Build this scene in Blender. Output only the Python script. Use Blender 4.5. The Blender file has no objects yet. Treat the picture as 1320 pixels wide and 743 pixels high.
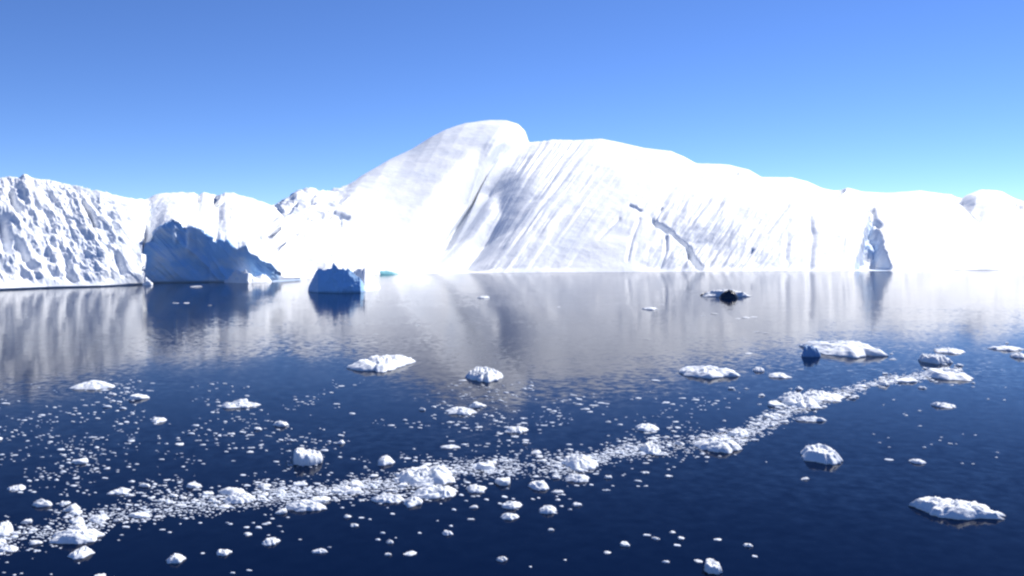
import bpy, math, random
import numpy as np

# ------------------------------------------------------------------ camera, sky, sun, exposure
sc = bpy.context.scene
col = sc.collection
W_PX, H_PX = 1320.0, 743.0
F_PX = 1143.0
HORIZON = 320.0
CAM_H = 8.0
PITCH = math.atan((H_PX / 2 - HORIZON) / F_PX)
CP, SP = math.cos(PITCH), math.sin(PITCH)

cam_d = bpy.data.cameras.new('camera')
cam_d.sensor_width = 36.0
cam_d.lens = 36.0 * F_PX / W_PX
cam_d.clip_start = 0.1
cam_d.clip_end = 20000
cam = bpy.data.objects.new('camera', cam_d)
col.objects.link(cam)
cam.location = (0, 0, CAM_H)
cam.rotation_euler = (math.pi / 2 - PITCH, 0, 0)
sc.camera = cam

SUN_EL, SUN_AZ = math.radians(41), math.radians(43)
world = bpy.data.worlds.new('World')
sc.world = world
world.use_nodes = True
wn = world.node_tree
sky = wn.nodes.new('ShaderNodeTexSky')
sky.sky_type = 'NISHITA'
sky.sun_disc = False
sky.sun_elevation = SUN_EL
sky.sun_rotation = SUN_AZ
sky.air_density = 1.0
sky.dust_density = 0.0
sky.ozone_density = 4.5
sky.altitude = 5000
hs = wn.nodes.new('ShaderNodeHueSaturation')
hs.inputs['Saturation'].default_value = 1.12
hs.inputs['Hue'].default_value = 0.510
wn.links.new(sky.outputs[0], hs.inputs['Color'])
wn.links.new(hs.outputs[0], wn.nodes['Background'].inputs[0])
wn.nodes['Background'].inputs[1].default_value = 0.093

sun_d = bpy.data.lights.new('sun', 'SUN')
sun_d.energy = 4.0
sun_d.angle = math.radians(0.53)
sun_d.color = (1.0, 0.965, 0.91)
sun = bpy.data.objects.new('sun', sun_d)
col.objects.link(sun)
sun.rotation_euler = (math.pi / 2 - SUN_EL, 0, math.pi - SUN_AZ)

sc.view_settings.view_transform = 'Standard'
sc.view_settings.look = 'None'
sc.view_settings.gamma = 1.0
sc.view_settings.use_curve_mapping = False
sc.view_settings.exposure = 0.8
sc.cycles.filter_width = 2.4
sc.cycles.max_bounces = 8

# ------------------------------------------------------------------ helpers
def at_depth(px, py, Y):
    """World point on the ray through photo pixel (px, py) at world distance Y (arrays)."""
    cx = (px - W_PX / 2) / F_PX
    cy = (H_PX / 2 - py) / F_PX
    dy = CP + cy * SP
    dz = cy * CP - SP
    k = Y / dy
    return cx * k, Y + 0 * px, CAM_H + dz * k

def water_Y(py):
    """World distance at which photo row py meets the water."""
    cy = (H_PX / 2 - py) / F_PX
    return -CAM_H * (CP + cy * SP) / (cy * CP - SP)

def x_at(px, Y, z):
    return (px - W_PX / 2) / F_PX * (Y * CP - (z - CAM_H) * SP)

def row_of(Y, z):
    return H_PX / 2 - F_PX * ((Y * SP + (z - CAM_H) * CP) / (Y * CP - (z - CAM_H) * SP))

def curve(pts, x):
    p = np.array(pts, float)
    return np.interp(x, p[:, 0], p[:, 1])

def smooth(a, n):
    if n < 1: return a
    k = np.hanning(2 * n + 3)[1:-1]; k /= k.sum()
    return np.convolve(np.pad(a, n, mode='edge'), k, 'valid')

def _hash(ix, iy, iz, seed):
    h = (ix * 374761393 + iy * 668265263 + iz * 2147483647 + seed * 974711) & 0xffffffff
    h = ((h ^ (h >> 13)) * 1274126177) & 0xffffffff
    h = (h ^ (h >> 16))
    h = (h * 2246822519) & 0xffffffff
    h ^= h >> 15
    return (h & 0xffffff) / float(0xffffff) * 2 - 1

def vnoise(x, y, z, seed=0):
    x, y, z = np.broadcast_arrays(np.asarray(x, float), np.asarray(y, float), np.asarray(z, float))
    ix, iy, iz = np.floor(x).astype(np.int64), np.floor(y).astype(np.int64), np.floor(z).astype(np.int64)
    fx, fy, fz = x - ix, y - iy, z - iz
    u, v, w = [f * f * f * (f * (f * 6 - 15) + 10) for f in (fx, fy, fz)]
    r = 0
    for a in (0, 1):
        for b in (0, 1):
            for c in (0, 1):
                wt = (u if a else 1 - u) * (v if b else 1 - v) * (w if c else 1 - w)
                r = r + wt * _hash(ix + a, iy + b, iz + c, seed)
    return r

def fbm(x, y, z, oct=4, seed=0, gain=0.5, ridged=False):
    r, a, f = 0, 1.0, 1.0
    for i in range(oct):
        n = vnoise(x * f + 13.7 * i, y * f - 7.1 * i, z * f + 3.3 * i, seed + i)
        if ridged: n = 1 - 2 * np.abs(n)
        r = r + a * n
        a *= gain; f *= 2.03
    return r

def mesh_obj(name, verts, faces, mat, parent=None, smooth_shade=True, attr=None):
    m = bpy.data.meshes.new(name)
    v = np.asarray(verts, np.float32).reshape(-1, 3)
    fa = np.asarray(faces, np.int32)
    m.vertices.add(len(v)); m.vertices.foreach_set('co', v.ravel())
    k = fa.shape[1]
    m.loops.add(fa.size); m.loops.foreach_set('vertex_index', fa.ravel())
    m.polygons.add(len(fa))
    m.polygons.foreach_set('loop_start', np.arange(len(fa), dtype=np.int32) * k)
    m.polygons.foreach_set('loop_total', np.full(len(fa), k, np.int32))
    m.polygons.foreach_set('use_smooth', np.full(len(fa), smooth_shade))
    m.update(calc_edges=True); m.validate()
    if attr is not None:
        at = m.attributes.new('blue_ice_shade', 'FLOAT', 'POINT')
        at.data.foreach_set('value', np.asarray(attr, np.float32).ravel())
    m.materials.append(mat)
    o = bpy.data.objects.new(name, m)
    col.objects.link(o)
    if parent: o.parent = parent
    return o

def tag(o, label=None, cat=None, group=None, kind=None):
    if label: o['label'] = label
    if cat: o['category'] = cat
    if group: o['group'] = group
    if kind: o['kind'] = kind
    return o

def grid_faces(nr, nc, wrap=False):
    i = np.arange(nr - 1)[:, None]; j = np.arange(nc if wrap else nc - 1)[None, :]
    j2 = (j + 1) % nc
    return np.stack([i * nc + j, i * nc + j2, (i + 1) * nc + j2, (i + 1) * nc + j], -1).reshape(-1, 4)

def grid_normals(P):
    du = np.gradient(P, axis=1); dv = np.gradient(P, axis=0)
    n = np.cross(du, dv)
    return n / (np.linalg.norm(n, axis=-1, keepdims=True) + 1e-9)

# ------------------------------------------------------------------ materials
def nodes(name):
    m = bpy.data.materials.new(name); m.use_nodes = True
    return m, m.node_tree, m.node_tree.nodes['Principled BSDF']

def ice_material(name, snow, blue, bump_scale, bump_d, rough=0.65, speck=0.0):
    m, t, p = nodes(name)
    tc = t.nodes.new('ShaderNodeTexCoord')
    n1 = t.nodes.new('ShaderNodeTexNoise'); n1.inputs['Scale'].default_value = bump_scale
    n1.inputs['Detail'].default_value = 6; n1.inputs['Roughness'].default_value = 0.6
    t.links.new(tc.outputs['Object'], n1.inputs['Vector'])
    n2 = t.nodes.new('ShaderNodeTexNoise'); n2.inputs['Scale'].default_value = bump_scale * 0.17
    n2.inputs['Detail'].default_value = 4
    t.links.new(tc.outputs['Object'], n2.inputs['Vector'])
    at = t.nodes.new('ShaderNodeAttribute'); at.attribute_name = 'blue_ice_shade'  # blends towards blue: blue ice colour and painted shade
    # patches of wind-packed and wetter snow
    r = t.nodes.new('ShaderNodeMapRange'); r.inputs[1].default_value = 0.38; r.inputs[2].default_value = 0.7
    t.links.new(n2.outputs['Fac'], r.inputs[0])
    mx0 = t.nodes.new('ShaderNodeMix'); mx0.data_type = 'RGBA'
    mx0.inputs['A'].default_value = (*snow, 1)
    mx0.inputs['B'].default_value = (snow[0] * 0.9, snow[1] * 0.93, snow[2] * 0.97, 1)
    t.links.new(r.outputs[0], mx0.inputs['Factor'])
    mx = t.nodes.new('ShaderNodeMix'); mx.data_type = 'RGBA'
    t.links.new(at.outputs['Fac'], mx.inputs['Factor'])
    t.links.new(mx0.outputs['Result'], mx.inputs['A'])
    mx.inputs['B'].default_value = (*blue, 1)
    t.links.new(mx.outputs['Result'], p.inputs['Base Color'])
    p.inputs['Roughness'].default_value = rough
    p.inputs['Specular IOR Level'].default_value = 0.25
    b = t.nodes.new('ShaderNodeBump'); b.inputs['Strength'].default_value = 0.6; b.inputs['Distance'].default_value = bump_d
    t.links.new(n1.outputs['Fac'], b.inputs['Height'])
    t.links.new(b.outputs[0], p.inputs['Normal'])
    return m

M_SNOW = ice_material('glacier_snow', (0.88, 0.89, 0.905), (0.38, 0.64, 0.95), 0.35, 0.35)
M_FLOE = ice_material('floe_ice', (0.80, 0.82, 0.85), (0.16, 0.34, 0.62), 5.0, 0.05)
M_BRASH = ice_material('brash_ice', (0.74, 0.78, 0.84), (0.3, 0.5, 0.7), 8.0, 0.03)
M_TEAL = ice_material('wet_teal_ice', (0.22, 0.52, 0.56), (0.2, 0.5, 0.6), 1.5, 0.05, rough=0.3)
M_DARK = ice_material('clear_dark_ice', (0.035, 0.05, 0.075), (0.03, 0.05, 0.08), 2.0, 0.1, rough=0.35)

def water_material():
    m, t, p = nodes('fjord_water')
    p.inputs['Base Color'].default_value = (0.0003, 0.0042, 0.023, 1)
    p.inputs['Roughness'].default_value = 0.08
    p.inputs['IOR'].default_value = 1.10
    p.inputs['Specular Tint'].default_value = (0.47, 0.53, 0.78, 1)
    g = t.nodes.new('ShaderNodeNewGeometry')
    def mapped(sx, sy):
        mp = t.nodes.new('ShaderNodeMapping'); mp.inputs['Scale'].default_value = (sx, sy, 1)
        t.links.new(g.outputs['Position'], mp.inputs['Vector']); return mp
    def slope(sx, sy, scale, detail, amp):
        n = t.nodes.new('ShaderNodeTexNoise'); n.inputs['Scale'].default_value = scale
        n.inputs['Detail'].default_value = detail
        t.links.new(mapped(sx, sy).outputs[0], n.inputs['Vector'])
        s = t.nodes.new('ShaderNodeVectorMath'); s.operation = 'SUBTRACT'; s.inputs[1].default_value = (0.5, 0.5, 0.5)
        t.links.new(n.outputs['Color'], s.inputs[0])
        k = t.nodes.new('ShaderNodeVectorMath'); k.operation = 'MULTIPLY'; k.inputs[1].default_value = (amp, amp, 0)
        t.links.new(s.outputs[0], k.inputs[0]); return k
    a = slope(1, 1, 2.2, 3, 0.070)
    b = slope(0.3, 1.0, 0.16, 2, 0.014)
    # cat's paws: long streaks where a breath of wind roughens the surface
    n = t.nodes.new('ShaderNodeTexNoise'); n.inputs['Scale'].default_value = 1.0; n.inputs['Detail'].default_value = 3
    t.links.new(mapped(0.012, 0.05).outputs[0], n.inputs['Vector'])
    r = t.nodes.new('ShaderNodeMapRange'); r.inputs[1].default_value = 0.42; r.inputs[2].default_value = 0.66
    r.inputs[3].default_value = 0.45; r.inputs[4].default_value = 1.7
    t.links.new(n.outputs['Fac'], r.inputs[0])
    ad = t.nodes.new('ShaderNodeVectorMath'); ad.operation = 'ADD'
    t.links.new(a.outputs[0], ad.inputs[0]); t.links.new(b.outputs[0], ad.inputs[1])
    sc_ = t.nodes.new('ShaderNodeVectorMath'); sc_.operation = 'SCALE'
    t.links.new(ad.outputs[0], sc_.inputs[0]); t.links.new(r.outputs[0], sc_.inputs['Scale'])
    up = t.nodes.new('ShaderNodeVectorMath'); up.operation = 'ADD'; up.inputs[1].default_value = (0, 0, 1)
    t.links.new(sc_.outputs[0], up.inputs[0])
    nm = t.nodes.new('ShaderNodeVectorMath'); nm.operation = 'NORMALIZE'
    t.links.new(up.outputs[0], nm.inputs[0])
    t.links.new(nm.outputs[0], p.inputs['Normal'])
    return m
M_WATER = water_material()

# ------------------------------------------------------------------ water
S = 9000.0
tag(mesh_obj('water', [(-S, -S, 0), (S, -S, 0), (S, S, 0), (-S, S, 0)], [(0, 1, 2, 3)], M_WATER, smooth_shade=False),
    'calm deep blue fjord water mirroring the icebergs', 'water', kind='structure')

# ------------------------------------------------------------------ icebergs
def seg_dist(PX, PY, pts):
    """signed horizontal offset from a polyline given as (px, py) downwards, and a 0..1 fade outside its rows"""
    p = np.array(pts, float)
    lx = np.interp(PY, p[:, 1], p[:, 0])
    return PX - lx, (PY >= p[0, 1]) & (PY <= p[-1, 1])

def rows_mask(PY, a, b, soft):
    return np.clip((PY - a) / soft + 0.5, 0, 1) * np.clip((b - PY) / soft + 0.5, 0, 1)

def valley(PX, PY, pts, wl, wr, depth, soft=10, wig=0.0):
    d, _ = seg_dist(PX, PY, pts)
    if wig: d = d + wig * vnoise(PX * 0.05, PY * 0.12, 0, 77)
    w = np.where(d < 0, wl, wr)
    return -depth * np.exp(-(d / w) ** 2) * rows_mask(PY, pts[0][1], pts[-1][1], soft)

def crack(PX, PY, pts, width, depth):
    """thin dark crevasse along any polyline in photo coordinates"""
    best = np.full(PX.shape, 1e9)
    for (x0, y0), (x1, y1) in zip(pts[:-1], pts[1:]):
        ux, uy = x1 - x0, y1 - y0
        t = np.clip(((PX - x0) * ux + (PY - y0) * uy) / (ux * ux + uy * uy), 0, 1)
        best = np.minimum(best, np.hypot(PX - x0 - t * ux, PY - y0 - t * uy))
    return -depth * np.exp(-(best / width) ** 2)

def stitch(name, rows, mat, attr, parent=None):
    P = np.stack(rows) if not isinstance(rows, np.ndarray) else rows
    nr, nc = P.shape[:2]
    return mesh_obj(name, P.reshape(-1, 3), grid_faces(nr, nc), mat, parent, attr=attr.reshape(-1))

# ---- the great snow dome
px = np.arange(285, 1480, 1.1)
skyl = smooth(curve([(285, 300), (320, 288), (345, 271), (365, 262), (375, 257), (385, 250), (400, 247), (410, 250), (425, 246), (440, 244),
              (450, 239), (470, 225), (500, 207), (530, 193), (555, 178), (575, 168), (600, 160), (630, 156), (652, 156),
              (668, 161), (677, 170), (681, 185), (690, 184), (705, 182.5), (712, 180.6), (740, 181), (775, 179), (800, 184),
              (830, 191), (865, 195), (880, 202), (897, 211), (940, 213), (965, 219), (981, 229), (1020, 229), (1040, 234),
              (1060, 243), (1075, 246), (1085, 245), (1092, 242), (1110, 247), (1140, 249), (1185, 247), (1215, 253),
              (1240, 256), (1265, 247), (1290, 249), (1305, 257), (1320, 261), (1400, 266), (1480, 290)], px), 2)
jit = fbm(px * 0.11, 0, 0, 3, 5) * (0.15 + 0.7 * np.clip((470 - px) / 30, 0, 1))
yw = curve([(285, 362), (380, 360), (440, 356.5), (490, 354), (540, 352.8), (600, 352.2), (700, 351.5), (800, 351), (900, 350.3),
            (1000, 350), (1100, 349.5), (1200, 349), (1320, 348.3), (1480, 347.5)], px)
Dw = smooth(water_Y(yw), 45)
rel = yw - skyl
Ds = smooth(Dw * (1 + 0.0036 * rel), 60)
_, _, zs = at_depth(px, skyl, Ds)
zs_wide = smooth(zs, 55)
crest = zs - zs_wide
NF = 210
s = np.linspace(0, 1, NF)[:, None] ** 1.15
e = 1.45
Yf = Dw + 0.05 + (Ds - Dw) * s
zf = 0.05 + (zs_wide - 0.05) * (1 - (1 - s) ** e)
# the crest's own shape runs down the slope along the flutings and fades out
drop = np.maximum(row_of(Yf, zf) - row_of(Ds, zs_wide), 0)
shift = px + 0.75 * drop
w_crest = np.exp(-(drop / 45) ** 1.3) * s ** 0.5
zf = zf + np.interp(shift, px, crest) * w_crest - jit * 0.35 * s ** 12
zf = np.maximum(zf, 0.04)
zs = zs - jit * 0.35
PXg = np.broadcast_to(px, Yf.shape)
PY = row_of(Yf, zf)
Pf = np.stack([x_at(PXg, Yf, zf), Yf, zf], -1)
N = grid_normals(Pf)
N[N[..., 2] < 0] *= -1
# relief: the deep gully beside the summit, slope flutings, cracks and hollows
fade = np.clip((1 - s) / 0.06, 0, 1) * np.clip(s / 0.02, 0.15, 1)
G1 = [(664, 178), (640, 198), (617, 224), (590, 258), (566, 294), (544, 330), (530, 354)]
G2 = [(650, 262), (628, 292), (604, 322), (588, 342), (582, 354)]
low1 = np.clip((362 - PY) / 75, 0.3, 1)
DV = valley(PXg, PY, G1, 9, 37, 6.0, 46) * low1 + valley(PXg, PY, G2, 8, 32, 4.0, 80)
G1n = [(x_ - 4, y_ - 16) for x_, y_ in G1]; G2n = [(x_ - 4, y_ - 8) for x_, y_ in G2]
G1n[-1] = (524, 356); G2n[-1] = (578, 356)
DN = valley(PXg, PY, G1n, 12, 50, 14.0, 40) * np.clip((PY - 186) / 40, 0, 1) * low1 + valley(PXg, PY, G2n, 11, 36, 8.0, 70)
D = 0
q = PXg + 0.74 * (PY - 200)
lc = PXg - 665 - 0.55 * (270 - PY)
lat = np.exp(-(lc / np.where(lc < 0, 62, 85)) ** 2)
brk = np.clip(0.75 + 0.9 * fbm(PXg / 40, PY / 26, 7.7, 3, 27), 0.15, 1.6)
flut = fbm(q / 10.0 + 0.4 * vnoise(PY / 40, PXg / 90, 0, 28), PY / 150.0, 0.3, 2, 21) * 0.55 + 0.55 * fbm(q / 4.2, PY / 70.0, 1.3, 3, 25) * brk
D = D + 0.9 * flut * lat * rows_mask(PY, 180, 356, 30)
q2 = PXg + 0.72 * (PY - 290)
D = D + 0.75 * brk * fbm(q2 / 7.0, PY / 60.0, 2.3, 4, 31) * np.exp(-((PXg - 925) / 75) ** 2) * rows_mask(PY, 250, 356, 30)
q3 = PXg + 0.12 * (PY - 290)
D = D + 0.2 * brk * fbm(q3 / 12.0, PY / 90.0, 4.3, 3, 35) * np.clip((PXg - 760) / 80, 0, 1) * rows_mask(PY, 240, 356, 40)
# the crack that slants to the waterline, with the tilted face above it
CR = [(812, 264), (826, 271), (843, 284), (848, 290), (862, 297), (874, 308), (888, 322), (892, 334), (905, 347)]
dcr, _ = seg_dist(PXg, PY, CR)
DV = DV + np.where(dcr > 0, -3.0 * np.exp(-(dcr / 55) ** 2), -3.0 * np.exp(-(dcr / 3.0) ** 2)) * rows_mask(PY, 292, 352, 44)
D = D + crack(PXg, PY, CR[2:5], 2.0, 5.0) + crack(PXg, PY, CR[4:7], 1.4, 3.0) + crack(PXg, PY, CR[6:], 2.6, 5.5) + crack(PXg, PY, CR[:2], 1.5, 1.3) + crack(PXg, PY, [(843, 285), (853, 268)], 1.5, 1.2)
D = D + crack(PXg, PY, [(772, 306), (798, 282)], 2.0, 0.7)
D = D + crack(PXg, PY, [(824, 283), (814, 310), (809, 335)], 2.0, 0.7)
D = D + crack(PXg, PY, [(859, 305), (859, 322), (852, 342)], 2.0, 1.1)
D = D + crack(PXg, PY, [(960, 337), (970, 322)], 1.8, 1.2) + crack(PXg, PY, [(988, 300), (1014, 268)], 3, 0.7)
wob = 4 * fbm(PXg / 30, PY / 18, 5.5, 3, 37)
D = D + (crack(PXg + wob, PY, [(1018, 285), (1014, 310), (1013, 346)], 3.4, 0.6) + crack(PXg + wob, PY, [(1044, 282), (1048, 310), (1043, 348)], 3.6, 0.75)) * np.clip(0.7 + 0.8 * vnoise(PXg / 20, PY / 14, 0, 38), 0, 1.2)
D = D + crack(PXg, PY, [(924, 226), (950, 224)], 2, 0.6)
D = D + DN
# the triangular broken hollow
tri_c = 1122 + 0 * PY
tri_w = np.clip((PY - 266) / 80.0, 0, 1.1) * 25
wobt = 3.2 * fbm(PXg / 14, PY / 11, 9.5, 4, 39)
tri = np.clip((tri_w - np.abs(PXg + wobt - tri_c - 0.06 * (PY - 268))) / 7.0, 0, 1) * rows_mask(PY, 270, 349, 5)
rough = fbm(Pf[..., 0] / 4.5, Pf[..., 1] / 12, Pf[..., 2] / 4, 5, 41)
D = D + tri * (-5.0 + 1.5 * rough - 3.0 * np.clip((PXg - 1112) / 25, 0, 1) * np.clip((PY - 300) / 30, 0, 1))
D = D + crack(PXg, PY, [(1125, 270), (1127, 282), (1134, 290)], 2.6, 2.2)
# crag line at the far end, and small cracks on the low shoulder
D = D + valley(PXg, PY, [(1230, 257), (1245, 264), (1256, 274), (1273, 291)], 4, 26, 3.2, 6) * 1.0
D = D + crack(PXg, PY, [(1233, 259), (1247, 264), (1258, 275), (1272, 290)], 1.8, 2.0)
D = D + crack(PXg, PY, [(1312, 266), (1316, 269)], 2.2, 1.6)
D = D + crack(PXg, PY, [(422, 281), (430, 276), (440, 278), (449, 281)], 2.0, 2.0) + crack(PXg, PY, [(439, 278), (439, 292)], 1.5, 0.9)
D = D + crack(PXg, PY, [(398, 258), (402, 254)], 2.6, 1.8) + crack(PXg, PY, [(372, 272), (379, 266)], 3, 2.0) + crack(PXg, PY, [(350, 262), (362, 274)], 2, 1.0)
D = D + crack(PXg, PY, [(1075, 250), (1086, 244)], 2.2, 2.0)
soft = fbm(Pf[..., 0] / 55, Pf[..., 1] / 60, Pf[..., 2] / 40, 3, 51)
fine = fbm(Pf[..., 0] / 9, Pf[..., 1] / 12, Pf[..., 2] / 7, 4, 61)
D = D * fade + ((0.3 + 0.7 * np.clip((PXg - 600) / 80, 0, 1)) * soft + 0.2 * fine) * fade
left_rough = np.clip((470 - PXg) / 60, 0, 1)
D = D + left_rough * 0.9 * fbm(Pf[..., 0] / 7, Pf[..., 1] / 9, Pf[..., 2] / 6, 4, 71, ridged=True) * np.clip((1 - s) / 0.03, 0.25, 1)
# gully and flutings are cut straight into the slope as seen from the water
view = Pf - np.array([0, 0, CAM_H]); view /= np.linalg.norm(view, axis=-1, keepdims=True)
facing = np.clip(-(view * N).sum(-1), 0.36, 1)
Pd = Pf + N * D[..., None] - view * (DV * fade / facing)[..., None]
Pd[..., 2] = np.maximum(Pd[..., 2], 0.04)
rows = [np.stack([x_at(px, Dw + o_, z_), Dw + o_, z_ + 0 * px], -1) for o_, z_ in ((-0.5, -4), (-0.2, -0.5), (-0.02, -0.02))]
front0 = np.stack(rows)
back = []
for k in range(1, 26):
    b = k / 25.0
    Yb = Ds + 1.2 + b * (1.0 * (Ds - Dw) + 40)
    zb = zs * (1 - b ** 2) - 4 * b
    xs = Pd[-1, :, 0] * Yb / Pd[-1, :, 1]
    back.append(np.stack([xs, Yb, zb + 0.5 * b * fbm(xs / 20, Yb / 20, 0, 3, 9)], -1))
P = np.concatenate([front0, Pd, np.stack(back)])
blue = np.zeros(P.shape[:2]); blue[:3] = 0.2
blue[3:3 + NF] = tri * np.clip(0.3 + 0.5 * rough, 0, 0.7)
dome = stitch('iceberg', P, M_SNOW, blue)
tag(dome, 'huge smooth snow white iceberg rising to a rounded summit with a fluted gully', 'iceberg')

def lump_ridge(name, x0, x1, base, sky_pts, thick, mat, parent, seed, blue_v=0.0, n=90, rough=0.25, p=0.6):
    """a low ridge of ice lying at the waterline between two photo columns"""
    pxr = np.linspace(x0, x1, n)
    yb = curve(base, pxr) if isinstance(base, list) else base + 0 * pxr
    D0 = water_Y(yb); D1 = D0 + thick
    ysk = curve(sky_pts, pxr)
    Dm = D0 + 0.55 * thick
    _, _, zt = at_depth(pxr, ysk, Dm)
    zt = np.maximum(zt, 0.05)
    rws = []
    for t in np.linspace(0, 1, 26):
        Y = D0 + thick * t
        prof = np.sin(np.pi * min(max(t / 1.1, 0), 1)) ** p
        z = zt * prof - 0.3 * (1 - prof)
        x = x_at(pxr, Y, z)
        z = z + rough * zt * prof * fbm(x / 1.6, Y / 1.6, z, 3, seed)
        rws.append(np.stack([x, Y, z], -1))
    P = np.stack(rws)
    return stitch(name, P, mat, np.full(P.shape[:2], blue_v), parent)

lump_ridge('ice_foot', 478, 514, 354.2, [(478, 349), (486, 346.0), (496, 348.6), (506, 350.3), (514, 353)], 10, M_TEAL, dome, 8, rough=0.1)['label'] = 'teal green wet ice foot at the waterline'

# ---- the rough cliff berg at the side, with the shaded blue alcove
px = np.arange(-190, 388, 0.75)
skyl = smooth(curve([(-190, 240), (-80, 228), (0, 230), (30, 230), (60, 231), (85, 237), (100, 240), (140, 249), (165, 255), (187, 258), (200, 251),
              (215, 249), (250, 248), (255, 252), (262, 248), (277, 251), (281, 255), (290, 248), (300, 249), (320, 255), (335, 259), (352, 266), (366, 280), (376, 305), (388, 352)], px), 2)
jit = 0.9 * fbm(px * 0.12, 0, 0, 3, 15)
yw = curve([(-190, 379), (0, 374.5), (60, 372), (130, 370), (187, 367), (240, 366), (300, 365), (345, 363.5), (388, 361)], px)
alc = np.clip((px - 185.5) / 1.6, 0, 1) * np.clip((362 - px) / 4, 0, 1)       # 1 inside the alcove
Dw = water_Y(yw) + 7.0 * alc * np.clip((330 - px) / 60, 0, 1)
# top of the steep part
clf = curve([(-190, 250), (0, 246), (40, 243), (90, 270), (130, 320), (160, 345), (183, 358), (185.5, 345), (188, 318), (200, 300), (212, 292), (222, 285), (232, 290), (240, 294),
             (248, 291), (262, 299), (275, 307), (279, 316), (284, 309), (300, 317), (306, 324), (312, 320), (318, 316), (322, 326), (330, 330), (345, 340), (352, 343), (358, 350), (366, 358), (388, 360)], px)
clf = smooth(clf, 1) + 2.0 * fbm(px * 0.16, 0, 3, 3, 17) * alc
Dc_raw = Dw + (1 - alc) * np.clip((190 - px) / 50, 0.1, 1) * 0.16 * (yw - clf)
Dc = Dc_raw - alc * 0.9
Ds = Dw + 8 + 0.115 * (yw - skyl) + smooth(np.where(px > 188, 16, 0).astype(float), 25) + np.clip((px - 188) / 150, 0, 1) * 14
_, _, zc = at_depth(px, clf, Dc)
_, _, zs = at_depth(px, skyl, Ds)
zc = np.maximum(zc, 0.6)
zs = np.maximum(zs, zc + 0.5)
N1, N2 = 130, 130
t1 = np.linspace(0, 1, N1)[:, None]
Y1 = Dw + 0.2 + (Dc - Dw - 0.2) * t1
z1 = 0.25 + (zc - 0.25) * t1
t2 = np.linspace(0, 1, N2 + 1)[1:, None]
Y2 = Dc + (Ds - Dc) * t2
zcs = smooth(zc, 26)
z2 = zcs + (zs - zcs) * (1 - (1 - t2) ** 1.3) + (zc - zcs) * np.exp(-t2 * 14) - jit * 0.18 * t2 ** 8
zs = zs - jit * 0.18
Yf = np.concatenate([Y1, Y2]); zf = np.concatenate([z1, z2])
PXg = np.broadcast_to(px, Yf.shape)
PY = row_of(Yf, zf)
Pf = np.stack([x_at(PXg, Yf, zf), Yf, zf], -1)
N = grid_normals(Pf)
N[N[..., 1] > 0] *= -1
X, Y_, Z = Pf[..., 0], Pf[..., 1], Pf[..., 2]
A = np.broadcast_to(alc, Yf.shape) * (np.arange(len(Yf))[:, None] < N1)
# relief leans down to the right like the photo's ribs
qx = X + 0.75 * Z
lump = fbm(qx / 4.5, Y_ / 16, Z / 16.0, 5, 101, 0.42)
rib = fbm(qx / 2.4, Y_ / 9, Z / 11.0, 4, 111, 0.45, ridged=True)
big = fbm(qx / 16.0, Y_ / 20, Z / 20.0, 2, 121)
front_w = np.clip((200 - PXg) / 30, 0, 1)
amp = (1 - A) * (0.25 + 0.75 * front_w)
D = amp * (0.6 * lump + 0.4 * rib + 1.25 * big + 0.30 * fbm(qx / 1.4, Y_ / 3, Z / 5.0, 4, 135, 0.6) + 0.45 * fbm(X / 2.2, Y_ / 3, Z / 2.4, 4, 131))
D = D + A * (0.45 * lump + 0.4 * rib)
D = D + crack(PXg, PY, [(107, 258), (116, 270), (122, 288)], 2.2, 2.4) + crack(PXg, PY, [(146, 285), (151, 294)], 2.2, 1.8)
D = D + crack(PXg, PY, [(14, 248), (18, 262), (24, 268)], 3, 2.0) + crack(PXg, PY, [(88, 354), (97, 361)], 2.4, 1.8)
D = D + crack(PXg, PY, [(24, 312), (34, 330)], 4, 2.0) + crack(PXg, PY, [(2, 285), (12, 320)], 7, 2.2)
D = D + crack(PXg, PY, [(150, 330), (158, 352)], 5, 1.8) + crack(PXg, PY, [(255, 248), (256, 258)], 1.8, 2.0) + crack(PXg, PY, [(280, 250), (279, 264)], 2.2, 2.2)
D = D + crack(PXg, PY, [(338, 303), (348, 312), (358, 320)], 2.4, 2.4) + valley(PXg, PY, [(352, 282), (355, 318)], 10, 7, 2.5, 6)
top = np.clip((np.arange(len(Yf))[::-1][:, None]) / 26.0, 0.15, 1)
bot = np.clip((np.arange(len(Yf))[:, None]) / 6.0, 0.25, 1)
D = D * top * bot * np.clip(Z / 2.5, 0.06, 1) * (1 - 0.6 * np.exp(-((PXg - 172) / 16) ** 2))
Pd = Pf + N * D[..., None]
cut = np.clip((352 - px) / 10, 0, 1)
# a spur of snow hanging over the alcove
spur = np.exp(-((PXg - 246) / 5.0) ** 2) * rows_mask(PY, 296, 325, 10) + 0.7 * np.exp(-((PXg - 227) / 3.0) ** 2) * rows_mask(PY, 292, 312, 8)
Pd[..., 1] -= 1.1 * spur * A
Pd[..., 2] = np.maximum(Pd[..., 2], 0.3)
front0 = np.stack([np.stack([x_at(px, Dw + o_, z_), Dw + o_, z_ + 0 * px], -1) for o_, z_ in ((4.0, -4), (0.7 * cut - 0.1, -0.3), (0.55 * cut, 0.2))])
back = []
for k in range(1, 21):
    b = k / 20.0
    Yb = Ds + b * 45
    zb = zs * (1 - b ** 2) - 4 * b
    xs = Pd[-1, :, 0] * Yb / Pd[-1, :, 1]
    back.append(np.stack([xs, Yb, zb], -1))
P = np.concatenate([front0, Pd, np.stack(back)])
blue = np.zeros(P.shape[:2])
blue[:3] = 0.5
blue[3:3 + len(Yf)] = np.clip(0.85 + 0.5 * fbm(X / 3.5, Z / 2.2, 0, 4, 141), 0.35, 1) * A * (1 - 0.75 * np.clip(spur, 0, 1)) * np.clip(1.2 - 0.0 * PY, 0, 1)  # alcove wall: its shade painted as blue, together with blue ice
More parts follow.
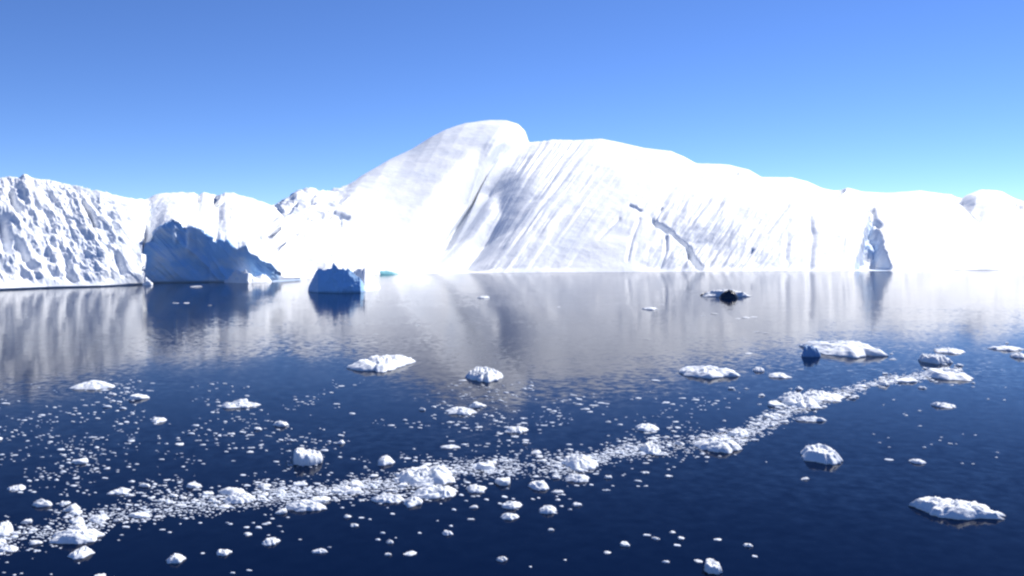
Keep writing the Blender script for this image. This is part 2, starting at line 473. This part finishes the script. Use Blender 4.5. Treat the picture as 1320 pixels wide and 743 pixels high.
cliff = stitch('iceberg', P, M_SNOW, blue)
tag(cliff, 'rough ribbed iceberg with a cliff front and a shaded blue alcove at its waterline', 'iceberg')
ap = lump_ridge('ice_apron', 289, 350, [(289, 364.5), (320, 365.5), (350, 364)], [(289, 362), (296, 356), (304, 352), (313, 351), (322, 355), (330, 356), (338, 353), (345, 358), (350, 362)], 4.5, M_SNOW, cliff, 12, rough=0.5)
ap['label'] = 'white sunlit ice apron at the foot of the alcove'
lump_ridge('ice_block', 184, 197, 368.0, [(184, 364), (188, 357), (193, 359), (197, 365)], 3.0, M_SNOW, cliff, 14, n=40, rough=0.5)

# ---- the small shaded berg in front of the gap
px = np.linspace(397, 471, 130)
skyl = curve([(397, 374), (399, 366), (402, 361), (406, 354), (410, 345), (413, 346.5), (417, 349), (422, 347.5), (428, 345.5), (432, 341.5), (437, 346.5), (442, 348), (448, 347),
              (455, 350), (459, 355), (463, 358), (467, 362), (471, 373)], px)
skyl = skyl + 1.2 * fbm(px * 0.3, 0, 0, 3, 19)
yw = curve([(397, 376), (410, 377.6), (440, 378), (465, 377.5), (476, 375), (491, 373.5)], px)
Dw = water_Y(yw)
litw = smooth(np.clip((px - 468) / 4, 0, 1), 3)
Dc = Dw + 0.3 + litw * 2.5
Ds = Dc + 0.7
_, _, zs = at_depth(px, skyl, Ds)
zs = np.maximum(zs, 0.15)
t1 = np.linspace(0, 1, 60)[:, None]
Yf = Dw + 0.1 + (Ds - Dw) * t1 ** 1.5 * (1 - 0.35 * litw) 
zf = 0.25 * np.minimum(1, zs) + (zs - 0.25 * np.minimum(1, zs)) * (t1 ** (1 - 0.35 * litw))
X = x_at(np.broadcast_to(px, Yf.shape), Yf, zf)
relief = fbm(X / 1.8, Yf / 2, zf / 1.8, 4, 201)
ribs = fbm(X / 0.9, Yf / 2, zf / 2.2, 3, 205, ridged=True)
Yd = Yf - (0.15 + 0.7 * litw) * relief * np.clip(t1 / .1, 0, 1) - 0.1 * ribs
Pd = np.stack([X, Yd, zf], -1)
front0 = np.stack([np.stack([x_at(px, Dw + o_, z_), Dw + o_, z_ + 0 * px], -1) for o_, z_ in ((1.5, -2), (0.4, -0.1))])
back = []
for k in range(1, 16):
    b = k / 15.0
    Yb = Ds + b * 7
    xs = Pd[-1, :, 0] * Yb / Pd[-1, :, 1]
    back.append(np.stack([xs, Yb, zs * (1 - b ** 1.6) - 1.5 * b + 0.35 * np.sin(np.pi * b) * zs * fbm(xs / 2, Yb / 2, 0, 3, 33)], -1))
P = np.concatenate([front0, Pd, np.stack(back)])
blue = np.zeros(P.shape[:2]); blue[:62] = (1 - litw) * 1.0  # unlit front painted blue, shade mixed with the ice colour
stitch_o = stitch('iceberg', P, M_SNOW, blue)
tag(stitch_o, 'small jagged iceberg with a deep blue shaded front before the gap between big bergs', 'iceberg')
lump_ridge('ice_shoulder', 452, 490, [(452, 374), (470, 376), (490, 374)], [(452, 356), (457, 349), (463, 346), (468, 349), (474, 346), (478, 352), (484, 358), (490, 370)], 16.0, M_SNOW, stitch_o, 16, n=70, rough=0.1, p=1.0)['label'] = 'white sunlit shoulder of ice'

# ------------------------------------------------------------------ floating floes
def floe_geometry(w, d, h, seed, nr=20, ns=64, style='slab', irr=0.28, blocky=0.5):
    rng = np.random.RandomState(seed)
    th = np.linspace(0, 2 * np.pi, ns, endpoint=False)
    kf = rng.randint(6, 9)
    ph = np.sort(np.linspace(0, 2 * np.pi, kf, endpoint=False) + rng.uniform(-0.35, 0.35, kf))
    dk = rng.uniform(0.72, 1.0, kf)
    cosd = np.cos(th[:, None] - ph[None, :])
    out = np.min(np.where(cosd > 0.15, dk / np.maximum(cosd, 0.15), 9.0), axis=1)
    out = np.minimum(out, 1.35)
    for k in range(2, 9):
        out = out * (1 + irr * 0.55 * rng.uniform(-1, 1) / k ** 0.7 * np.cos(k * th + rng.uniform(0, 6.28)))
    out = out * (1 + 0.13 * fbm(np.cos(th) * 4, np.sin(th) * 4, seed, 4, seed, 0.6))
    tilt = rng.uniform(-0.5, 0.5, (4, 2)); lift = rng.uniform(0.62, 1.0, 4)
    rows, bl = [], []
    rr = np.concatenate([np.linspace(0.02, 0.8, nr), np.linspace(0.83, 1.0, max(4, nr // 3))])
    for r in rr:
        x = np.cos(th) * out * r; y = np.sin(th) * out * r
        n1 = fbm(x * 1.6 + seed, y * 1.6, 0.5, 3, seed + 3)
        n2 = fbm(x * 4.2 + seed, y * 4.2, 1.5, 4, seed + 7, 0.6, ridged=True)
        edge = (1 - r ** 4) ** 0.75 if r < 1 else 0
        pl = np.min(lift[:, None] + tilt[:, :1] * x[None] + tilt[:, 1:] * y[None], axis=0)
        if style == 'slab':
            z = edge * (0.75 * pl + 0.26 * n1 + 0.24 * n2)
        elif style == 'wedge':
            z = (1 - r ** 10) ** 0.6 * (0.62 - 0.2 * x + 0.2 * n1 + 0.14 * n2)
        elif style == 'ring':
            z = edge * (0.42 + 0.4 * np.exp(-((r - 0.66) / 0.17) ** 2) * (1 + 0.5 * y) + 0.2 * n1 + 0.12 * n2)
        else:  # heap
            z = edge * (0.2 + 0.5 * pl + 0.3 * (1 - r ** 2) + 0.5 * n1 * (1 - 0.4 * r) + 0.36 * n2)
        z = np.maximum(z, 0.05 * edge + 0.02)
        rows.append(np.stack([x, y, z], -1)); bl.append(0 * th)
    for r, z in ((0.97, -0.05), (0.93, -0.35), (0.7, -0.8)):
        rows.append(np.stack([np.cos(th) * out * r, np.sin(th) * out * r, z + 0 * th], -1)); bl.append(0 * th + 0.5)
    P = np.stack(rows); B = np.stack(bl)
    top = P[:len(rr)]
    xm = top[..., 0]; ym = top[..., 1]
    P[..., 0] = (P[..., 0] - (xm.max() + xm.min()) / 2) / (xm.max() - xm.min()) * w
    P[..., 1] = (P[..., 1] - (ym.max() + ym.min()) / 2) / (ym.max() - ym.min()) * d
    P[..., 2] = P[..., 2] / top[..., 2].max() * h
    # cap
    c0 = P[0].mean(0)
    V = np.concatenate([P.reshape(-1, 3)])
    return P, B, len(rr)

def build_floe(name, px_, base, w, h, seed, style='slab', asp=None, mat=None, irr=0.28, shade_side=None, rot=0.0, res=1, parent=None):
    D0 = float(water_Y(base))
    wm = w / F_PX * D0
    # about half of the height seen is the footprint lying back on the water
    d_half = float(water_Y(base - 0.62 * h)) - D0
    dm = min(max(d_half, 0.6 * wm), 1.7 * wm) if asp is None else asp * wm
    yb = float(row_of(D0 + dm, 0))
    remain = h - 0.8 * (base - yb)
    hm = max(0.11 * wm, remain / F_PX * D0)
    Y = D0 + dm / 2
    P, B, nt = floe_geometry(wm, dm, hm, seed, 20 if w > 30 else 12, 72 if w > 30 else 36, style, irr)
    if shade_side is not None:
        B[:nt] = np.clip((shade_side * wm - P[:nt, :, 0]) / (0.05 * wm), 0, 1) * 0.9  # shade on one end of the floe, painted into its colour
    nr, ns = P.shape[:2]
    o = mesh_obj(name, P.reshape(-1, 3), grid_faces(nr, ns, True)[:, ::-1], mat or M_FLOE, parent, attr=B.reshape(-1))
    # close the tiny hole at the centre
    import bmesh
    bm = bmesh.new(); bm.from_mesh(o.data)
    bmesh.ops.holes_fill(bm, edges=[e_ for e_ in bm.edges if e_.is_boundary], sides=0)
    bmesh.ops.recalc_face_normals(bm, faces=bm.faces)
    for f_ in bm.faces: f_.smooth = True
    bm.to_mesh(o.data); bm.free()
    o.location = (float(x_at(px_, Y, 0)), Y, 0)
    if parent: o.location = (o.location[0] - parent.location[0], Y - parent.location[1], 0)
    o.rotation_euler[2] = rot
    return o

BIG = [
 # px, base, width, height, style, label
 (490, 481, 88, 27, 'slab', 'wide low white floe with side hollows, left of the short blocky floe'),
 (624, 494, 52, 24, 'slab', 'short blocky white floe below the gully reflection, in mid water'),
 (594, 536, 44, 14, 'heap', 'white floe floating just below the short blocky mid water floe'),
 (914, 489, 80, 22, 'slab', 'white floe with small hollows, next to two flat slivers on its right'),
 (1085, 463, 108, 30, 'slab', 'long white tilted floe with a blue shaded end, widest in the far water'),
 (1234, 671, 108, 35, 'slab', 'large pale angular slab alone in dark water near the right edge'),
 (1058, 600, 56, 29, 'ring', 'rounded floe with a raised rim and dished middle, right of the brash band'),
 (397, 601, 42, 27, 'wedge', 'chunky square white floe alone above the brash band'),
 (546, 628, 78, 34, 'heap', 'largest lumpy ice heap in the middle of the brash band'),
 (560, 644, 62, 22, 'heap', 'lumpy ice heap pressed against the front of the largest band heap'),
 (531, 655, 28, 18, 'heap', 'small ice lump sticking out below the largest band heap'),
 (500, 649, 46, 15, 'slab', 'flat floe in the band left of the largest ice heap'),
 (748, 607, 50, 24, 'heap', 'lumpy white ice heap in the band right of centre'),
 (744, 622, 34, 14, 'heap', 'small heap touching the front of the lumpy heap right of centre'),
 (97, 702, 68, 26, 'slab', 'broad white floe in the brash band at the lower left'),
 (104, 722, 30, 20, 'heap', 'small upright lump below the broad floe at the lower left'),
 (122, 503, 58, 14, 'slab', 'flat white floe at the lower edge of the cliff berg reflection'),
 (307, 527, 54, 9, 'slab', 'long thin white floe in the blue water below the alcove reflection'),
 (925, 585, 62, 25, 'heap', 'broken white heap at the right part of the brash band'),
 (953, 564, 26, 14, 'heap', 'small heap touching the upper end of the broken right band heap'),
 (1028, 527, 50, 24, 'heap', 'white jumbled heap where the brash band bends upward at right'),
 (1064, 518, 56, 17, 'heap', 'low trailing heap beyond the jumbled heap where the band bends'),
 (1043, 544, 40, 9, 'slab', 'flat floe just below the jumbled heap where the band bends'),
 (1221, 492, 56, 18, 'ring', 'hollow topped floe at the far right end of the brash band'),
 (1203, 470, 36, 17, 'heap', 'lumpy floe just behind the hollow topped floe at the band end'),
 (1224, 457, 42, 10, 'slab', 'low flat floe farthest back at the curled band end'),
 (395, 660, 58, 18, 'slab', 'flat white floe on the front edge of the band, left of the largest heap'),
 (310, 650, 42, 18, 'heap', 'ragged floe in the left half of the brash band'),
 (227, 727, 24, 16, 'heap', 'round white lump in dark water at the lower left, left of a smaller one'),
 (288, 717, 20, 11, 'slab', 'small white floe right of the round lump at the lower left'),
 (349, 704, 22, 13, 'heap', 'small white lump in dark water under the left half of the band'),
 (412, 714, 22, 8, 'slab', 'thin flat sliver in dark water at the bottom, left of centre'),
 (498, 601, 24, 16, 'heap', 'small white lump just above the largest band heap'),
 (614, 636, 28, 14, 'slab', 'small white floe just below the band, right of the largest heap'),
 (666, 559, 32, 12, 'heap', 'small white floe in blue water between the band and the mid water floes'),
 (835, 557, 30, 12, 'slab', 'small flat floe in blue water above the right half of the band'),
 (1003, 488, 30, 9, 'slab', 'flat oval sliver, wider of two right of the hollowed floe'),
 (977, 480, 15, 8, 'slab', 'flat sliver, smaller of two right of the hollowed floe'),
 (1183, 599, 20, 9, 'slab', 'small pill shaped floe alone in dark water above the big angular slab'),
 (1218, 527, 32, 10, 'slab', 'small flat floe in blue water below the curled band end'),
 (1298, 453, 42, 8, 'slab', 'flat floe at the right edge beyond the curled band end'),
 (1316, 463, 22, 10, 'heap', 'small floe cut by the right edge'),
 (918, 741, 22, 22, 'wedge', 'upright white chunk at the bottom edge right of centre'),
 (660, 657, 28, 13, 'slab', 'small floe under the band, upper one of a close pair'),
 (657, 671, 26, 12, 'heap', 'small floe under the band, lower one of a close pair'),
 (706, 663, 24, 15, 'heap', 'small white lump under the band below the lumpy heap right of centre'),
 (694, 633, 28, 16, 'heap', 'small white lump at the front edge of the band, left of the lumpy heap'),
 (838, 587, 28, 19, 'heap', 'square white lump in the band midway between the two right heaps'),
 (3, 694, 24, 26, 'heap', 'white lump cut by the left edge'),
 (10, 712, 30, 10, 'slab', 'flat floe cut by the left edge under a white lump'),
 (154, 638, 26, 11, 'slab', 'small flat floe above the left part of the band'),
 (22, 633, 24, 9, 'slab', 'small tilted sliver near the left edge above the band'),
 (128, 674, 24, 13, 'heap', 'small lump in the band above the broad lower left floe'),
 (204, 546, 18, 9, 'heap', 'small white lump in blue water below the flat left floe'),
 (623, 385, 17, 4, 'slab', 'tiny white floe in the gully reflection near the dome berg'),
 (838, 400, 20, 5, 'slab', 'tiny white floe in the pale reflection, left of the dark lump floe'),
 (577, 691, 15, 9, 'slab', 'small bright bit alone in dark water below the largest heap'),
 (580, 579, 28, 6, 'slab', 'thin bright sliver in blue water just above the largest heap'),
 (1138, 498, 15, 9, 'heap', 'small bright lump in the thin part of the band at right'),
]
for i, (x_, b_, w_, h_, st, lab) in enumerate(BIG):
    kw = {}
    if i == 4: kw = dict(irr=0.2)
    if i == 1: kw = dict(shade_side=-0.42, irr=0.16)  # shade of the left end painted blue
    if i == 5: kw = dict(irr=0.30)
    if i == 7: kw = dict(irr=0.08, asp=1.2)
    if st == 'ring': kw = dict(irr=0.14, asp=1.5)
    o = build_floe('ice_floe', x_, b_, w_, h_, 300 + 7 * i + (4 if i == 7 else 0), st, **kw)
    tag(o, lab, 'ice floe', 'ice floes scattered over the water')

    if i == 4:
        e_ = build_floe('blue_shade_end', 1044, 460.5, 26, 17, 953, 'slab', asp=0.8, irr=0.2, shade_side=9.0, parent=o)  # added block, blue all over to paint the floe's shaded end
        e_['label'] = 'shaded end of the floe, painted blue'
# the floe with a lump of clear dark ice
fl = build_floe('ice_floe', 934, 383, 64, 11, 907, 'slab', asp=0.5)
tag(fl, 'low white floe carrying a dark ice lump, in the pale reflection of the dome berg', 'ice floe', 'ice floes scattered over the water')
build_floe('dark_lump', 940, 385.2, 25, 13, 911, 'heap', asp=0.6, mat=M_DARK, parent=fl, irr=0.15)['label'] = 'dark clear ice lump'
build_floe('dark_lump', 911, 381.5, 18, 5, 913, 'slab', asp=0.6, mat=M_DARK, parent=fl, irr=0.15)

# ------------------------------------------------------------------ brash ice
BAND = [(-40, 705, 22), (0, 698, 22), (60, 690, 26), (130, 668, 20), (200, 655, 18), (260, 650, 17), (320, 645, 17), (390, 637, 17), (450, 629, 15), (520, 622, 17),
        (600, 606, 15), (680, 600, 15), (740, 600, 20), (780, 588, 14), (840, 577, 14), (900, 574, 16), (950, 562, 16), (1000, 541, 16), (1030, 522, 16), (1080, 508, 9), (1130, 494, 5), (1200, 484, 8), (1235, 478, 10)]
BX = np.array([b[0] for b in BAND], float); BY = np.array([b[1] for b in BAND], float); BW = np.array([b[2] for b in BAND], float)
rng = np.random.RandomState(12)
pieces = []      # px, py, width px, zone
def clump(x, y, s, seed):
    return float(fbm(np.array(x / s), np.array(y / (s * 0.45)), 0.0, 3, seed))
while len([1 for p in pieces if p[3] == 'band']) < 1500:
    x = rng.uniform(-60, 1240)
    wdt = np.interp(x, BX, BW)
    y = np.interp(x, BX, BY) + (rng.normal(0, 0.5) + 0.35 * clump(x, 0, 40, 8)) * wdt
    thin = 0.55 if 200 < x < 330 else (0.6 if x > 1060 else 1.0)
    if rng.rand() > thin * (0.75 + 0.65 * clump(x, y, 38, 6)): continue
    pieces.append((x, y, min(22, 2.6 * (1 + rng.pareto(2.2))), 'band'))
n = 0
while n < 620:      # the open field above the band
    x = rng.uniform(-40, 900); y = 492 + (rng.rand() ** 0.8) * 150
    if y > np.interp(x, BX, BY) - 6: continue
    if y < 505 and (x < 100 or x > 700): continue
    dens = 0.30 + 0.9 * clump(x, y, 70, 9) - (0.15 if x < 420 and y > 590 else 0)
    if rng.rand() > dens: continue
    pieces.append((x, y, min(17, 2.4 * (1 + rng.pareto(2.6))), 'field')); n += 1
n = 0
while n < 150:      # stragglers under the band
    x = rng.uniform(-40, 880)
    y = np.interp(x, BX, BY) + 14 + rng.exponential(26)
    if y > 760: continue
    if rng.rand() > 0.45 + 0.9 * clump(x, y, 60, 19): continue
    pieces.append((x, y, min(14, 3.0 * (1 + rng.pareto(2.6))), 'dark')); n += 1
n = 0
while n < 60:       # the far side and the right
    x = rng.uniform(880, 1340); y = rng.uniform(440, 600)
    if y > 600 or (x < 1080 and y < 500): continue
    if abs(y - np.interp(x, BX, BY)) < 8: continue
    if rng.rand() > 0.4 + 0.9 * clump(x, y, 60, 29) - (0.35 if y > 520 else 0): continue
    pieces.append((x, y, min(10, 2.4 * (1 + rng.pareto(2.8))), 'right')); n += 1
for x, y, w_ in [(962, 410, 11), (971, 409, 9), (951, 411, 6), (922, 405, 9), (906, 407, 5), (987, 430, 7), (975, 428, 6), (226, 391, 7), (240, 391, 6), (270, 394, 6), (484, 431, 5), (965, 456, 10), (252, 370, 14), (540, 420, 4), (720, 396, 5)]:
    pieces.append((x, y, w_, 'far'))
for x, y, w_ in [(867, 687, 8), (878, 695, 8), (845, 695, 9), (873, 704, 7), (964, 704, 10), (973, 718, 6), (900, 724, 8), (858, 725, 7), (925, 696, 7), (806, 703, 13), (783, 713, 8), (834, 691, 7), (502, 700, 11), (500, 716, 8), (487, 696, 5), (528, 714, 12), (448, 667, 10), (607, 670, 8), (585, 658, 7), (1037, 618, 11), (1146, 593, 7)]:
    pieces.append((x, y, w_, 'dark'))

def frag_geometry(seed, nr, ns):
    P, B, nt = floe_geometry(1.0, 0.85, 0.38, seed, nr, ns, ['slab', 'heap', 'wedge'][seed % 3], 0.32)
    return P, B
LAB = {
 'band': ('small white ice fragment crowded into the long slanting brash band', 'ice fragments in the brash band'),
 'field': ('small white ice fragment scattered in the blue water above the brash band', 'ice fragments above the brash band'),
 'dark': ('small white ice fragment adrift in the dark water under the brash band', 'ice fragments in the dark water under the band'),
 'right': ('small white ice fragment in the blue water around the far right end of the band', 'ice fragments around the right end of the band'),
 'far': ('tiny ice fragment in the pale mirror water close to the big icebergs', 'ice fragments in the berg reflections'),
}
order = sorted(range(len(pieces)), key=lambda i: -pieces[i][2] - (100 if pieces[i][3] == 'far' else 0))
single = order[:232]; rest = order[232:]
protos = []
for k in range(9):
    P, B = frag_geometry(1200 + k, 7, 22)
    nr, ns = P.shape[:2]
    protos.append((P, B, nr, ns))
shared = {}
for c, i in enumerate(single):
    x, y, w_, zone = pieces[i]
    Y = float(water_Y(y)); wm = w_ / F_PX * Y
    k = c % 9
    if k not in shared:
        P, B, nr, ns = protos[k]
        o = mesh_obj('ice_fragment', P.reshape(-1, 3), grid_faces(nr, ns, True)[:, ::-1], M_FLOE, attr=B.reshape(-1))
        shared[k] = o
    else:
        o = shared[k].copy(); col.objects.link(o)
    o.location = (float(x_at(x, Y, 0)), Y, 0)
    sxy = wm * rng.uniform(0.85, 1.1)
    o.scale = (sxy * rng.uniform(1.0, 1.45), sxy * rng.uniform(0.8, 1.6), wm * rng.uniform(0.5, 1.1) * (0.28 if zone == 'far' else 1))
    o.rotation_euler = (rng.uniform(-.08, .08), rng.uniform(-.08, .08), rng.uniform(-0.5, 0.5) + (math.pi if rng.rand() < .5 else 0))
    tag(o, LAB[zone][0], 'ice fragment', LAB[zone][1])

# the finest crumbs: one sheet of stuff
small = [frag_geometry(1300 + k, 3, 9)[0] for k in range(8)]
VV, FF, off = [], [], 0
def crumb(x, y, w_, flat=1.0):
    global off
    Y = float(water_Y(y)); wm = w_ / F_PX * Y
    P = small[rng.randint(8)]
    a = rng.uniform(-0.5, 0.5); ca, sa = math.cos(a), math.sin(a)
    lng = rng.uniform(0.9, 1.7)
    Q = P.reshape(-1, 3) * np.array([wm * lng, wm * rng.uniform(.7, 1.6), wm * rng.uniform(.4, 0.9) * flat])
    VV.append(np.stack([Q[:, 0] * ca - Q[:, 1] * sa + x_at(x, Y, 0), Q[:, 0] * sa + Q[:, 1] * ca + Y, Q[:, 2]], -1))
    FF.append(grid_faces(P.shape[0], P.shape[1], True)[:, ::-1] + off); off += len(Q)
for i in rest:
    crumb(*pieces[i][:3])
for k in range(9500):    # slush between the pieces
    x = rng.uniform(-60, 1200)
    y = np.interp(x, BX, BY) + rng.normal(0, 0.42) * np.interp(x, BX, BW)
    if rng.rand() > 0.9 + 0.65 * clump(x, y, 38, 6): continue
    if x < 340 and rng.rand() < 0.4: continue
    crumb(x, y, rng.uniform(1.2, 3.2), 0.6)
for k in range(4200):
    x = rng.uniform(-60, 950); y = 490 + rng.rand() * 150
    if y > np.interp(x, BX, BY): continue
    if rng.rand() > 0.05 + 1.3 * clump(x, y, 55, 9): continue
    crumb(x, y, rng.uniform(1.2, 3.2) if rng.rand() < 0.8 else rng.uniform(3.2, 7.5), 0.5)
tag(mesh_obj('brash_ice', np.concatenate(VV), np.concatenate(FF), M_BRASH),
    'fine crumbled brash ice drifting in a slanting band across the water', 'brash ice', kind='stuff')
